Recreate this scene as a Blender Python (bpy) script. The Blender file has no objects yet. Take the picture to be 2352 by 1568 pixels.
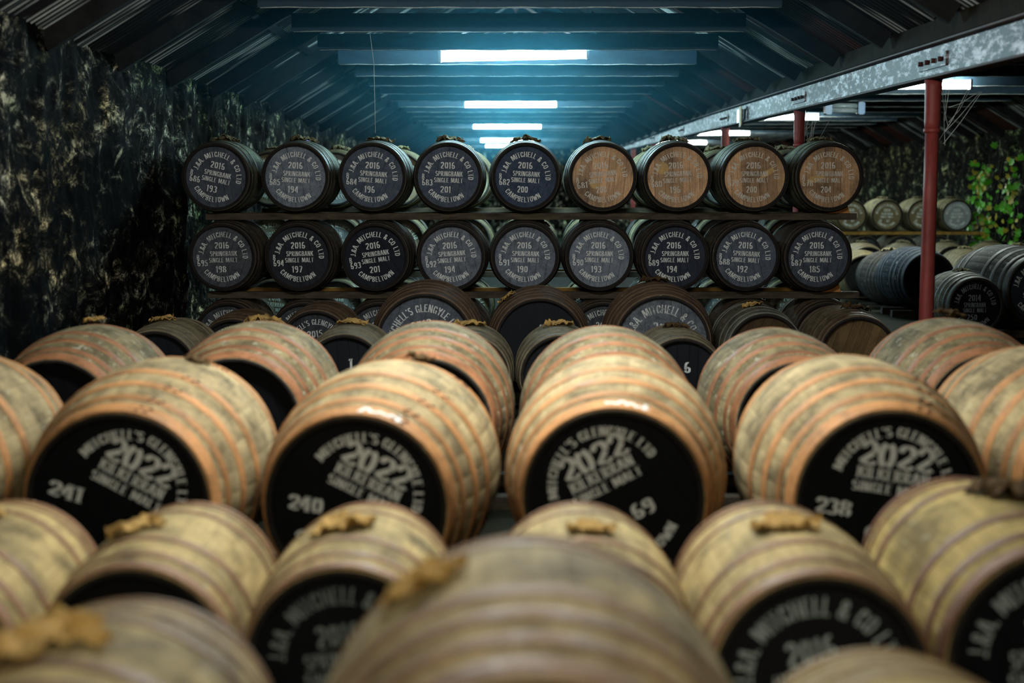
import bpy, bmesh, math, random
from mathutils import Vector, Matrix, noise as mnoise
C = bpy.context.scene.collection
SC = bpy.context.scene
R = math.radians
rnd = random.Random(7)

# ------------------------------------------------------------------ camera, world, exposure
PITCH = R(6.17); H = 1.70; F = 3267.0
cam = bpy.data.cameras.new('camera'); camo = bpy.data.objects.new('camera', cam); C.objects.link(camo)
camo.location = (0, 0, H); camo.rotation_euler = (math.pi/2 - PITCH, 0, 0)
cam.sensor_width = 36; cam.lens = 50.0; cam.clip_start = 0.05; cam.clip_end = 200
cam.dof.use_dof = True; cam.dof.focus_distance = 12.8; cam.dof.aperture_fstop = 1.4
SC.camera = camo
w = bpy.data.worlds.new('world'); SC.world = w; w.use_nodes = True
w.node_tree.nodes['Background'].inputs[0].default_value = (0.35, 0.45, 0.5, 1)
w.node_tree.nodes['Background'].inputs[1].default_value = 0.0015
GLOW_HAZE = 0.0045
SC.view_settings.view_transform = 'Standard'; SC.view_settings.look = 'None'
SC.view_settings.gamma = 1; SC.view_settings.use_curve_mapping = False
SC.view_settings.exposure = 3.32
try:
    SC.cycles.use_denoising = True
    SC.cycles.max_bounces = 6; SC.cycles.diffuse_bounces = 2; SC.cycles.glossy_bounces = 2
    SC.cycles.caustics_reflective = False; SC.cycles.caustics_refractive = False
    SC.cycles.sample_clamp_indirect = 4.0
except Exception:
    pass
COOL = (0.55, 0.90, 1.0); NEUTRAL = (0.95, 0.98, 0.94); WARM = (1.0, 0.92, 0.70); BAY = (0.85, 1.0, 0.92)
LAMP_FAR = 42.0; LAMP_NEAR = 33.0

def opt_depth(D, z): return D*math.cos(PITCH) + (H - z)*math.sin(PITCH)
def at(px, py, D):
    """point on the plane Y=D seen at a pixel of the 2352x1568 frame"""
    u = (px-1176)/F; v = (784-py)/F
    dy = math.cos(PITCH) + v*math.sin(PITCH); dz = v*math.cos(PITCH) - math.sin(PITCH)
    k = D/dy
    return Vector((u*k, D, H + dz*k))

# ------------------------------------------------------------------ node materials
def srgb(r, g, b):
    f = lambda c: (c/255/12.92) if c/255 <= 0.04045 else ((c/255+0.055)/1.055)**2.4
    return (f(r), f(g), f(b), 1)
class NB:
    def __init__(s, name):
        s.m = bpy.data.materials.new(name); s.m.use_nodes = True
        s.t = s.m.node_tree; s.n = s.t.nodes; s.bsdf = s.n['Principled BSDF']
    def new(s, typ, **kw):
        n = s.n.new(typ)
        for k, v in kw.items(): setattr(n, k, v)
        return n
    def link(s, a, b): s.t.links.new(a, b)
    def setin(s, sock, v):
        if isinstance(v, bpy.types.NodeSocket): s.link(v, sock)
        else: sock.default_value = v
    def noise(s, vec, scale, detail=4, rough=0.6, dist=0.0):
        n = s.new('ShaderNodeTexNoise'); n.inputs['Scale'].default_value = scale
        n.inputs['Detail'].default_value = detail; n.inputs['Roughness'].default_value = rough
        n.inputs['Distortion'].default_value = dist
        if vec is not None: s.link(vec, n.inputs['Vector'])
        return n.outputs['Fac']
    def ramp(s, fac, stops):
        n = s.new('ShaderNodeValToRGB'); e = n.color_ramp.elements
        while len(e) < len(stops): e.new(0.5)
        for el, (p, c) in zip(e, stops):
            el.position = p; el.color = c if len(c) == 4 else (*c, 1)
        s.link(fac, n.inputs[0]); return n.outputs[0]
    def mix(s, fac, a, b, mode='MIX'):
        n = s.new('ShaderNodeMix', data_type='RGBA', blend_type=mode)
        s.setin(n.inputs[0], fac); s.setin(n.inputs[6], a); s.setin(n.inputs[7], b)
        return n.outputs[2]
    def math(s, op, a, b=0.0):
        n = s.new('ShaderNodeMath', operation=op); s.setin(n.inputs[0], a); s.setin(n.inputs[1], b)
        return n.outputs[0]
    def map(s, vec, scale=(1, 1, 1), loc=(0, 0, 0)):
        n = s.new('ShaderNodeMapping'); n.inputs['Scale'].default_value = scale
        if isinstance(loc, tuple): n.inputs['Location'].default_value = loc
        else: s.link(loc, n.inputs['Location'])
        s.link(vec, n.inputs['Vector']); return n.outputs[0]
    def bump(s, h, strength=0.3, dist=0.01):
        n = s.new('ShaderNodeBump'); n.inputs['Strength'].default_value = strength
        n.inputs['Distance'].default_value = dist; s.link(h, n.inputs['Height'])
        s.link(n.outputs[0], s.bsdf.inputs['Normal'])
    def out(s, color=None, rough=None, metal=None, spec=None):
        if color is not None: s.setin(s.bsdf.inputs['Base Color'], color)
        if rough is not None: s.setin(s.bsdf.inputs['Roughness'], rough)
        if metal is not None: s.setin(s.bsdf.inputs['Metallic'], metal)
        if spec is not None: s.setin(s.bsdf.inputs['Specular IOR Level'], spec)
        return s.m
g4 = lambda v: (v, v, v, 1)

def mat_stave():
    b = NB('stave_oak'); oi = b.new('ShaderNodeObjectInfo'); geo = b.new('ShaderNodeNewGeometry'); tc = b.new('ShaderNodeTexCoord')
    pos = geo.outputs['Position']
    off = b.new('ShaderNodeVectorMath', operation='SCALE'); b.link(oi.outputs['Location'], off.inputs[0]); off.inputs['Scale'].default_value = 1.0
    rv = b.new('ShaderNodeCombineXYZ'); b.link(b.math('MULTIPLY', oi.outputs['Random'], 37.0), rv.inputs[1])
    grain = b.noise(b.map(tc.outputs['Object'], (60, 3.5, 60), rv.outputs[0]), 1.0, 5, 0.65)
    patch = b.noise(b.map(tc.outputs['Object'], (9, 6, 9), rv.outputs[0]), 1.0, 3, 0.55)
    blot = b.noise(pos, 5.5, 5, 0.65)
    fine = b.noise(pos, 42, 3, 0.7)
    tone = b.math('ADD', 0.92, b.math('MULTIPLY', oi.outputs['Random'], 0.16))
    v = b.ramp(blot, [(0.36, g4(0.40)), (0.56, g4(1.02)), (0.72, g4(1.2))])
    v2 = b.ramp(patch, [(0.34, g4(0.74)), (0.50, g4(1.0))])
    v3 = b.ramp(grain, [(0.3, g4(0.8)), (0.6, g4(1.06))])
    v4 = b.ramp(fine, [(0.28, g4(0.62)), (0.45, g4(1.0))])
    c = b.mix(1.0, oi.outputs['Color'], v, 'MULTIPLY'); c = b.mix(1.0, c, v2, 'MULTIPLY')
    c = b.mix(1.0, c, v3, 'MULTIPLY'); c = b.mix(0.7, c, v4, 'MULTIPLY')
    tn = b.new('ShaderNodeCombineXYZ')
    for i in range(3): b.link(tone, tn.inputs[i])
    c = b.mix(1.0, c, tn.outputs[0], 'MULTIPLY')
    # pale lichen flecks
    fl = b.noise(pos, 17, 4, 0.7)
    c = b.mix(b.math('MULTIPLY', b.ramp(b.math('ADD', fl, b.math('MULTIPLY', oi.outputs['Alpha'], .09)), [(0.66, g4(0)), (0.72, g4(1))]), 0.6), c, srgb(186, 182, 162))
    b.bump(b.math('ADD', grain, fine), 0.25, 0.004)
    return b.out(c, 0.82, 0.0, 0.25)
def mat_hoop():
    b = NB('hoop_iron'); oi = b.new('ShaderNodeObjectInfo'); geo = b.new('ShaderNodeNewGeometry')
    pos = geo.outputs['Position']
    n1 = b.noise(pos, 7, 5, 0.65); n2 = b.noise(pos, 38, 3, 0.7)
    c = b.mix(1.0, oi.outputs['Color'], b.ramp(n1, [(0.3, g4(0.55)), (0.55, g4(1.05)), (0.75, g4(1.25))]), 'MULTIPLY')
    c = b.mix(0.8, c, b.ramp(n2, [(0.3, g4(0.55)), (0.5, g4(1.0))]), 'MULTIPLY')
    b.bump(n2, 0.2, 0.003)
    return b.out(c, b.ramp(n1, [(0.3, g4(0.5)), (0.7, g4(0.8))]), 0.15, 0.4)
def mat_head():
    b = NB('cask_head_paint'); oi = b.new('ShaderNodeObjectInfo'); geo = b.new('ShaderNodeNewGeometry')
    pos = geo.outputs['Position']; 
    n1 = b.noise(pos, 16, 6, 0.75); n2 = b.noise(pos, 170, 2, 0.8); n3 = b.noise(b.map(pos, (9, 9, 2.2)), 2.2, 4, 0.6)
    dust = b.math('MULTIPLY', oi.outputs['Alpha'], b.math('ADD', b.ramp(n1, [(0.36, g4(0.1)), (0.66, g4(1))]), b.math('MULTIPLY', b.ramp(n2, [(0.42, g4(0)), (0.64, g4(1))]), 0.55)))
    c = b.mix(b.ramp(n3, [(0.35, g4(0)), (0.7, g4(0.55))]), oi.outputs['Color'], b.mix(1.0, oi.outputs['Color'], g4(0.45), 'MULTIPLY'))
    c = b.mix(dust, c, srgb(150, 158, 170))
    v = b.new('ShaderNodeTexVoronoi'); v.inputs['Scale'].default_value = 26; b.link(pos, v.inputs['Vector'])
    sp = b.ramp(v.outputs['Distance'], [(0.10, g4(1)), (0.17, g4(0))])
    c = b.mix(b.math('MULTIPLY', sp, oi.outputs['Alpha']), c, srgb(22, 22, 26))
    b.bump(n2, 0.12, 0.002)
    return b.out(c, 0.65, 0.0, 0.12)
def mat_headwood():
    b = NB('cask_head_bare_oak'); oi = b.new('ShaderNodeObjectInfo'); tc = b.new('ShaderNodeTexCoord'); geo = b.new('ShaderNodeNewGeometry')
    pos = geo.outputs['Position']
    rv = b.new('ShaderNodeCombineXYZ'); b.link(b.math('MULTIPLY', oi.outputs['Random'], 23.0), rv.inputs[0])
    gr = b.noise(b.map(tc.outputs['Object'], (70, 70, 5), rv.outputs[0]), 1.0, 5, 0.7)
    st = b.noise(pos, 4.2, 5, 0.6); fn = b.noise(pos, 90, 2, 0.8)
    tone = b.math('ADD', 0.7, b.math('MULTIPLY', oi.outputs['Random'], 0.6))
    tn = b.new('ShaderNodeCombineXYZ')
    for i in range(3): b.link(tone, tn.inputs[i])
    c = b.mix(1.0, oi.outputs['Color'], tn.outputs[0], 'MULTIPLY')
    c = b.mix(1.0, c, b.ramp(gr, [(0.3, g4(0.6)), (0.6, g4(1.1))]), 'MULTIPLY')
    c = b.mix(1.0, c, b.ramp(st, [(0.36, g4(0.45)), (0.5, g4(1.0)), (0.68, g4(1.35))]), 'MULTIPLY')
    c = b.mix(0.8, c, b.ramp(fn, [(0.3, g4(0.6)), (0.5, g4(1.0))]), 'MULTIPLY')
    b.bump(gr, 0.15, 0.002)
    return b.out(c, 0.6, 0.0, 0.3)
def mat_ink():
    b = NB('stencil_white'); oi = b.new('ShaderNodeObjectInfo'); geo = b.new('ShaderNodeNewGeometry'); pos = geo.outputs['Position']
    n1 = b.noise(pos, 45, 4, 0.75); n2 = b.noise(pos, 12, 3, 0.6)
    wear = b.math('MULTIPLY', b.ramp(b.math('ADD', b.math('MULTIPLY', n1, 0.6), b.math('MULTIPLY', n2, 0.4)), [(0.40, g4(1)), (0.56, g4(0))]), oi.outputs['Alpha'])
    c = b.mix(wear, oi.outputs['Color'], srgb(70, 72, 74))
    return b.out(c, 0.7, 0.0, 0.2)
def mat_plain(name, col, rough=0.7, metal=0.0, scale=14, lo=0.55, hi=1.15, bumpd=0.004, stretch=(1, 1, 1), spec=0.3):
    b = NB(name); geo = b.new('ShaderNodeNewGeometry'); oi = b.new('ShaderNodeObjectInfo')
    n1 = b.noise(b.map(geo.outputs['Position'], stretch), scale, 6, 0.68); n2 = b.noise(b.map(geo.outputs['Position'], stretch), scale*6, 3, 0.7)
    c = b.mix(1.0, col, b.ramp(n1, [(0.3, g4(lo)), (0.65, g4(hi))]), 'MULTIPLY')
    c = b.mix(0.6, c, b.ramp(n2, [(0.3, g4(0.6)), (0.5, g4(1))]), 'MULTIPLY')
    b.bump(n2, 0.3, bumpd)
    return b.out(c, rough, metal, spec)
def mat_wall(name='mouldy_rubble_wall', k=1.0, tint=(1, 1, 1)):
    b = NB(name); geo = b.new('ShaderNodeNewGeometry'); pos = geo.outputs['Position']
    pos = b.map(pos, (1, 0.36, 1)); pm = b.map(pos, (1, 1, 0.7))
    n1 = b.noise(pm, 0.8, 5, 0.65); n2 = b.noise(pm, 7.5, 9, 0.78, 0.6); n3 = b.noise(b.map(pos, (1, 1, 0.6)), 16, 6, 0.75, 0.5); n4 = b.noise(pm, 1.7, 7, 0.7, .3)
    q = lambda c: (c[0]*k*tint[0], c[1]*k*tint[1], c[2]*k*tint[2], 1)
    c = b.ramp(n2, [(0.45, q(srgb(7, 7, 7))), (0.52, q(srgb(30, 30, 27))), (0.57, q(srgb(96, 93, 80))), (0.64, q(srgb(205, 196, 168)))])
    c = b.mix(b.ramp(n1, [(0.50, g4(0)), (0.58, g4(0.8))]), c, b.mix(1.0, c, (1.3, 1.05, 0.72, 1), 'MULTIPLY'))
    c = b.mix(b.ramp(n1, [(0.38, g4(0.8)), (0.46, g4(0))]), c, b.mix(1.0, c, (0.8, 1.05, 0.62, 1), 'MULTIPLY'))
    c = b.mix(1.0, c, b.ramp(n3, [(0.44, g4(0.05)), (0.54, g4(1.25))]), 'MULTIPLY')
    c = b.mix(1.0, c, b.ramp(n4, [(0.40, g4(0.10)), (0.53, g4(1.35))]), 'MULTIPLY')
    b.bump(b.math('ADD', n2, b.math('MULTIPLY', n3, 0.5)), 0.7, 0.04)
    return b.out(c, 0.92, 0.0, 0.04)
def mat_girder():
    b = NB('peeling_white_painted_iron'); geo = b.new('ShaderNodeNewGeometry'); pos = geo.outputs['Position']
    n1 = b.noise(b.map(pos, (1, .3, 1)), 6.0, 7, 0.75); n2 = b.noise(b.map(pos, (1, .3, .8)), 30, 6, 0.75)
    f = b.math('ADD', b.math('MULTIPLY', n1, 0.4), b.math('MULTIPLY', n2, 0.6))
    c = b.ramp(f, [(0.465, srgb(34, 18, 16)), (0.503, srgb(70, 46, 44)), (0.522, srgb(165, 156, 162)), (0.60, srgb(222, 218, 226))])
    b.bump(f, 0.4, 0.006)
    return b.out(c, 0.6, 0.1, 0.4)
def mat_emit(name, col, strength):
    b = NB(name); b.out(g4(0.8), 0.4)
    b.bsdf.inputs['Emission Color'].default_value = (*col, 1); b.bsdf.inputs['Emission Strength'].default_value = strength
    return b.m

M = dict(stave=mat_stave(), hoop=mat_hoop(), head=mat_head(), headwood=mat_headwood(), ink=mat_ink(), wall=mat_wall(), wallgreen=mat_wall('mossy_stone_wall', .55, (.85, 1.05, .85)), girder=mat_girder())
M['dark'] = mat_plain('dark_void_oak', srgb(30, 24, 20), 0.9)
M['endgrain'] = mat_plain('blackened_end_grain', srgb(30, 25, 22), 0.8)
M['cloth'] = mat_plain('hessian', srgb(196, 158, 92), 0.95, 0, 60, 0.6, 1.2)
M['clothgrey'] = mat_plain('dusty_hessian', srgb(132, 122, 92), 0.95, 0, 60, 0.5, 1.2)
M['clothdark'] = mat_plain('rotten_hessian', srgb(84, 64, 36), 0.95, 0, 60, 0.4, 1.2)
M['rail'] = mat_plain('mould_black_timber', srgb(66, 57, 44), 0.85, 0, 9, 0.3, 1.7, 0.006, (0.5, 1, 2))
M['railpale'] = mat_plain('yellow_timber', srgb(150, 112, 48), 0.8, 0, 9, 0.5, 1.2)
M['wedge'] = mat_plain('orange_softwood', srgb(190, 130, 70), 0.7, 0, 18, 0.7, 1.15)
M['beam'] = mat_plain('dark_blue_painted_timber', srgb(28, 47, 60), 0.65, 0, 6, 0.6, 1.2, 0.004, (0.4, 1, 1.5))
M['rafter'] = mat_plain('sooty_timber', srgb(27, 27, 27), 0.85, 0, 6, 0.45, 1.3, 0.004, spec=.08)
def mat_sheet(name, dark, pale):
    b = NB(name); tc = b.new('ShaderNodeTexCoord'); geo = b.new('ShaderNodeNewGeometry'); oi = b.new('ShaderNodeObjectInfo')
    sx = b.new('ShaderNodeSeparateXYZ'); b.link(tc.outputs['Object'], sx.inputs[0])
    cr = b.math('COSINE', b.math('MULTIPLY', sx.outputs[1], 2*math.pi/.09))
    crest_glint = b.ramp(b.math('ADD', b.math('MULTIPLY', cr, -.5), .5), [(0.55, g4(0)), (0.85, g4(1))])
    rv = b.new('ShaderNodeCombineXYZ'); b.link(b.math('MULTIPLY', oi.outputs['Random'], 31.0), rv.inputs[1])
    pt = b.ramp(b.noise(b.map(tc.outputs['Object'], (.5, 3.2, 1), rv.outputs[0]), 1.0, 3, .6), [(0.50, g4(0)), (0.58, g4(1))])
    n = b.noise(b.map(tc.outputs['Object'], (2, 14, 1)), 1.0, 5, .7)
    c = b.mix(b.math('MULTIPLY', b.math('MULTIPLY', crest_glint, pt), 1.0), dark, pale)  # pale crest stripes are lamp highlights painted into the sheet colour
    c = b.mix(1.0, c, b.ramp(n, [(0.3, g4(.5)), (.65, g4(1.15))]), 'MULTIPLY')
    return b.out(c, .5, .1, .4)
M['sheet'] = mat_sheet('sooty_iron_painted_glints', srgb(22, 25, 27), srgb(172, 180, 176))
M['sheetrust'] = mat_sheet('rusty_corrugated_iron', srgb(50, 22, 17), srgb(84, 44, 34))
M['rustbrown'] = mat_plain('rust_brown_iron', srgb(74, 54, 50), 0.7, 0.1, 6, 0.5, 1.3, spec=.2)
M['plate'] = mat_plain('brown_valley_timber', srgb(36, 31, 23), 0.9, 0, 7, 0.5, 1.3, spec=.04)
M['dustedge'] = mat_plain('pale_dusty_cobweb_edge', srgb(190, 196, 190), 0.9, 0, 20, 0.5, 1.1)
M['floor'] = mat_plain('damp_earth_floor', srgb(27, 29, 22), 0.95, 0, 2.5, 0.6, 1.2, 0.006, spec=.04)
M['redpaint'] = mat_plain('red_oxide_paint', srgb(128, 54, 50), 0.55, 0, 7, 0.75, 1.15, 0.002, (1, 1, 0.4))
M['housing'] = mat_plain('white_lamp_housing', srgb(190, 195, 195), 0.5, 0, 10, 0.9, 1.05, 0.0005)
M['web'] = mat_plain('cobweb_silk', srgb(200, 205, 200), 0.9, 0, 20, 0.9, 1.1, 0.0005)
M['blue'] = mat_plain('blue_plastic', srgb(28, 74, 112), 0.4, 0, 20, 0.8, 1.1, 0.0005)
M['greyplastic'] = mat_plain('grey_plastic', srgb(96, 106, 110), 0.3, 0, 20, 0.8, 1.1, 0.0005)
M['lilac'] = mat_plain('lilac_paper', srgb(150, 135, 215), 0.8, 0, 20, 0.8, 1.1, 0.0005)
M['leaf'] = mat_plain('ivy_leaf', srgb(78, 150, 30), 0.45, 0, 8, 0.6, 1.3, 0.001)
M['leafy'] = mat_plain('yellowing_ivy_leaf', srgb(150, 140, 40), 0.5, 0, 8, 0.6, 1.3, 0.001)
M['stem'] = mat_plain('ivy_stem', srgb(60, 52, 34), 0.8)
M['tan'] = mat_plain('sanded_pale_oak', srgb(198, 160, 100), 0.6, 0, 30, 0.8, 1.1, 0.001)
M['rust'] = mat_plain('dark_rust', srgb(62, 26, 22), 0.7)
M['glowfar'] = mat_emit('tube_cool_white', COOL, LAMP_FAR)
M['glowbay'] = mat_emit('tube_bay_white', BAY, LAMP_FAR*.8)
M['glownear'] = mat_emit('tube_neutral_white', NEUTRAL, LAMP_NEAR); M['glowwarm'] = mat_emit('tube_warm_white', WARM, LAMP_NEAR)

def mat_glow_haze(dens):
    m = bpy.data.materials.new('lens_glow_haze'); m.use_nodes = True; t = m.node_tree
    t.nodes.remove(t.nodes['Principled BSDF'])
    v = t.nodes.new('ShaderNodeVolumeScatter'); v.inputs['Color'].default_value = (0.18, 0.72, 1, 1); v.inputs['Density'].default_value = dens; v.inputs['Anisotropy'].default_value = 0.72
    t.links.new(v.outputs[0], t.nodes['Material Output'].inputs['Volume']); return m
# ------------------------------------------------------------------ object helpers
def link(name, mesh, parent=None, loc=(0, 0, 0), rot=(0, 0, 0), color=None):
    o = bpy.data.objects.new(name, mesh); C.objects.link(o)
    o.location = loc; o.rotation_euler = rot
    if parent is not None: o.parent = parent
    if color is not None: o.color = color
    return o
def mesh_of(name, verts, faces, mat, smooth=False):
    me = bpy.data.meshes.new(name); me.from_pydata(verts, [], faces)
    me.materials.append(mat)
    if smooth: me.polygons.foreach_set('use_smooth', [True]*len(me.polygons))
    me.update(); return me
def tag(o, label=None, cat=None, group=None, kind=None):
    if label: o['label'] = label
    if cat: o['category'] = cat
    if group: o['group'] = group
    if kind: o['kind'] = kind
    return o
def empty(name, loc=(0, 0, 0), rot=(0, 0, 0)):
    o = bpy.data.objects.new(name, None); C.objects.link(o); o.location = loc; o.rotation_euler = rot
    o.empty_display_size = 0.1; return o
def box_vf(x0, x1, y0, y1, z0, z1, c=0.0):
    """box with chamfered long edges when c>0 (chamfer round the X/Z section, extruded along Y)"""
    if c <= 0:
        v = [(x, y, z) for x in (x0, x1) for y in (y0, y1) for z in (z0, z1)]
        return v, [(0, 1, 3, 2), (4, 6, 7, 5), (0, 4, 5, 1), (2, 3, 7, 6), (0, 2, 6, 4), (1, 5, 7, 3)]
    sec = [(x0+c, z0), (x1-c, z0), (x1, z0+c), (x1, z1-c), (x1-c, z1), (x0+c, z1), (x0, z1-c), (x0, z0+c)]
    v = [(a, y0, b) for a, b in sec] + [(a, y1, b) for a, b in sec]
    f = [(i, i+8, (i+1) % 8+8, (i+1) % 8) for i in range(8)] + [tuple(range(8)), tuple(range(15, 7, -1))]
    return v, f
def box_mesh(name, x0, x1, y0, y1, z0, z1, mat, c=0.0):
    v, f = box_vf(x0, x1, y0, y1, z0, z1, c); return mesh_of(name, v, f, mat)
def tube_mesh(name, pts, r, mat, n=8, r2=None):
    verts, faces = [], []
    N = len(pts)
    for i, p in enumerate(pts):
        p = Vector(p); a = Vector(pts[max(i-1, 0)]); b = Vector(pts[min(i+1, N-1)])
        t = (b-a).normalized(); up = Vector((0, 0, 1)) if abs(t.z) < 0.9 else Vector((1, 0, 0))
        s = t.cross(up).normalized(); q = s.cross(t)
        rr = r if r2 is None else r + (r2-r)*i/(N-1)
        for k in range(n):
            an = 2*math.pi*k/n; verts.append(p + s*(rr*math.cos(an)) + q*(rr*math.sin(an)))
    for i in range(N-1):
        for k in range(n):
            faces.append((i*n+k, i*n+(k+1) % n, (i+1)*n+(k+1) % n, (i+1)*n+k))
    faces.append(tuple(range(n-1, -1, -1))); faces.append(tuple(range((N-1)*n, N*n)))
    return mesh_of(name, [tuple(v) for v in verts], faces, mat, True)

# ------------------------------------------------------------------ stencil lettering (stroke font)
def A_(cx, cy, rx, ry, a0, a1, n=7):
    return [(cx+rx*math.cos(R(a0+(a1-a0)*i/n)), cy+ry*math.sin(R(a0+(a1-a0)*i/n))) for i in range(n+1)]
G = {}
def glyph(ch, wd, *strokes): G[ch] = (wd, strokes)
st = lambda x: [(x, 0), (x, 1)]
glyph('A', .54, [(.06, 0), (.23, 1)], [(.31, 1), (.48, 0)], [(.2, .3), (.34, .3)])
glyph('B', .50, st(.09), A_(.2, .75, .2, .2, 90, -90), A_(.2, .25, .23, .21, 90, -90))
glyph('C', .50, A_(.26, .5, .18, .46, 100, 260, 10), A_(.26, .5, .18, .46, 75, 25, 4), A_(.26, .5, .18, .46, -75, -25, 4))
glyph('D', .50, st(.09), A_(.19, .5, .23, .46, 90, -90, 10))
glyph('E', .46, st(.09), [(.19, .95), (.42, .95)], [(.19, .52), (.36, .52)], [(.19, .05), (.42, .05)])
glyph('F', .46, st(.09), [(.19, .95), (.42, .95)], [(.19, .52), (.36, .52)])
glyph('G', .52, A_(.26, .5, .18, .46, 100, 260, 10), A_(.26, .5, .18, .46, 75, 25, 4), [(.43, 0), (.43, .42)], [(.3, .42), (.5, .42)])
glyph('H', .54, st(.09), st(.45), [(.19, .5), (.35, .5)])
glyph('I', .18, st(.09))
glyph('J', .34, [(.25, 1), (.25, .25)], A_(.14, .2, .11, .15, -20, -160, 5))
glyph('K', .54, st(.09), [(.19, .45), (.44, 1)], [(.26, .56), (.48, 0)])
glyph('L', .42, st(.09), [(.19, .05), (.40, .05)])
glyph('M', .74, st(.08), [(.17, 1), (.35, .1)], [(.39, .1), (.57, 1)], st(.66))
glyph('N', .54, st(.08), [(.13, 1), (.4, 0)], st(.46))
glyph('O', .52, A_(.24, .5, .16, .46, 100, 260, 10), A_(.28, .5, .16, .46, 80, -80, 10))
glyph('P', .48, st(.09), A_(.2, .72, .22, .23, 90, -90))
glyph('R', .52, st(.09), A_(.2, .74, .2, .21, 90, -90), [(.24, .46), (.46, 0)])
glyph('S', .46, A_(.23, .74, .16, .21, 30, 270, 9), A_(.23, .27, .17, .22, 85, -150, 9))
glyph('T', .46, [(.23, 0), (.23, .86)], [(.02, .95), (.17, .95)], [(.29, .95), (.44, .95)])
glyph('U', .50, [(.09, 1), (.09, .3)], A_(.25, .28, .16, .23, 180, 360, 8), [(.41, .3), (.41, 1)])
glyph('W', .70, [(.05, 1), (.18, 0)], [(.22, 0), (.34, .8)], [(.38, .8), (.48, 0)], [(.52, 0), (.65, 1)])
glyph('Y', .50, [(.05, 1), (.22, .5)], [(.45, 1), (.28, .5)], [(.25, 0), (.25, .42)])
glyph('Z', .46, [(.05, .95), (.40, .95)], [(.40, .9), (.06, .1)], [(.06, .05), (.42, .05)])
glyph('&', .54, A_(.24, .76, .12, .18, -60, 240, 9), [(.14, .6), (.46, 0)], A_(.2, .25, .14, .2, 110, 300, 7), [(.36, .2), (.46, .42)])
glyph('.', .16, [(.08, 0), (.08, .14)])
glyph("'", .16, [(.08, .78), (.08, 1)])
glyph('0', .46, A_(.22, .5, .14, .45, 100, 260, 9), A_(.26, .5, .14, .45, 80, -80, 9))
glyph('1', .28, [(.16, 0), (.16, 1)], [(.05, .8), (.1, .9)])
glyph('2', .46, A_(.23, .72, .16, .23, 170, -30, 9), [(.36, .58), (.08, .12)], [(.06, .05), (.42, .05)])
glyph('3', .46, A_(.21, .74, .16, .21, 150, -80, 8), A_(.21, .27, .18, .22, 80, -150, 8))
glyph('4', .48, [(.3, 1), (.05, .34)], [(.05, .28), (.24, .28)], [(.34, 0), (.34, 1)])
glyph('5', .46, [(.1, .95), (.4, .95)], [(.1, .9), (.1, .56)], A_(.2, .32, .19, .27, 110, -150, 9))
glyph('6', .46, A_(.26, .55, .18, .41, 70, 195, 8), A_(.23, .28, .16, .23, 170, -170, 10))
glyph('7', .44, [(.05, .95), (.4, .95)], [(.39, .88), (.16, 0)])
glyph('8', .48, A_(.23, .75, .14, .19, 60, 300, 9), A_(.25, .75, .14, .19, -40, 40, 4), A_(.24, .27, .17, .22, 110, 250, 8), A_(.24, .27, .17, .22, -70, 70, 8))
glyph('9', .46, A_(.22, .72, .16, .23, -10, 350, 10), A_(.2, .45, .18, .41, -110, 15, 8))
SERIF2 = [[(.05, .72), (.14, .72)], A_(.26, .7, .17, .25, 175, -35, 10), [(.38, .52), (.08, .14)], [(.06, .14), (.2, .1), (.34, .05), (.46, .16)]]

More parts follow.
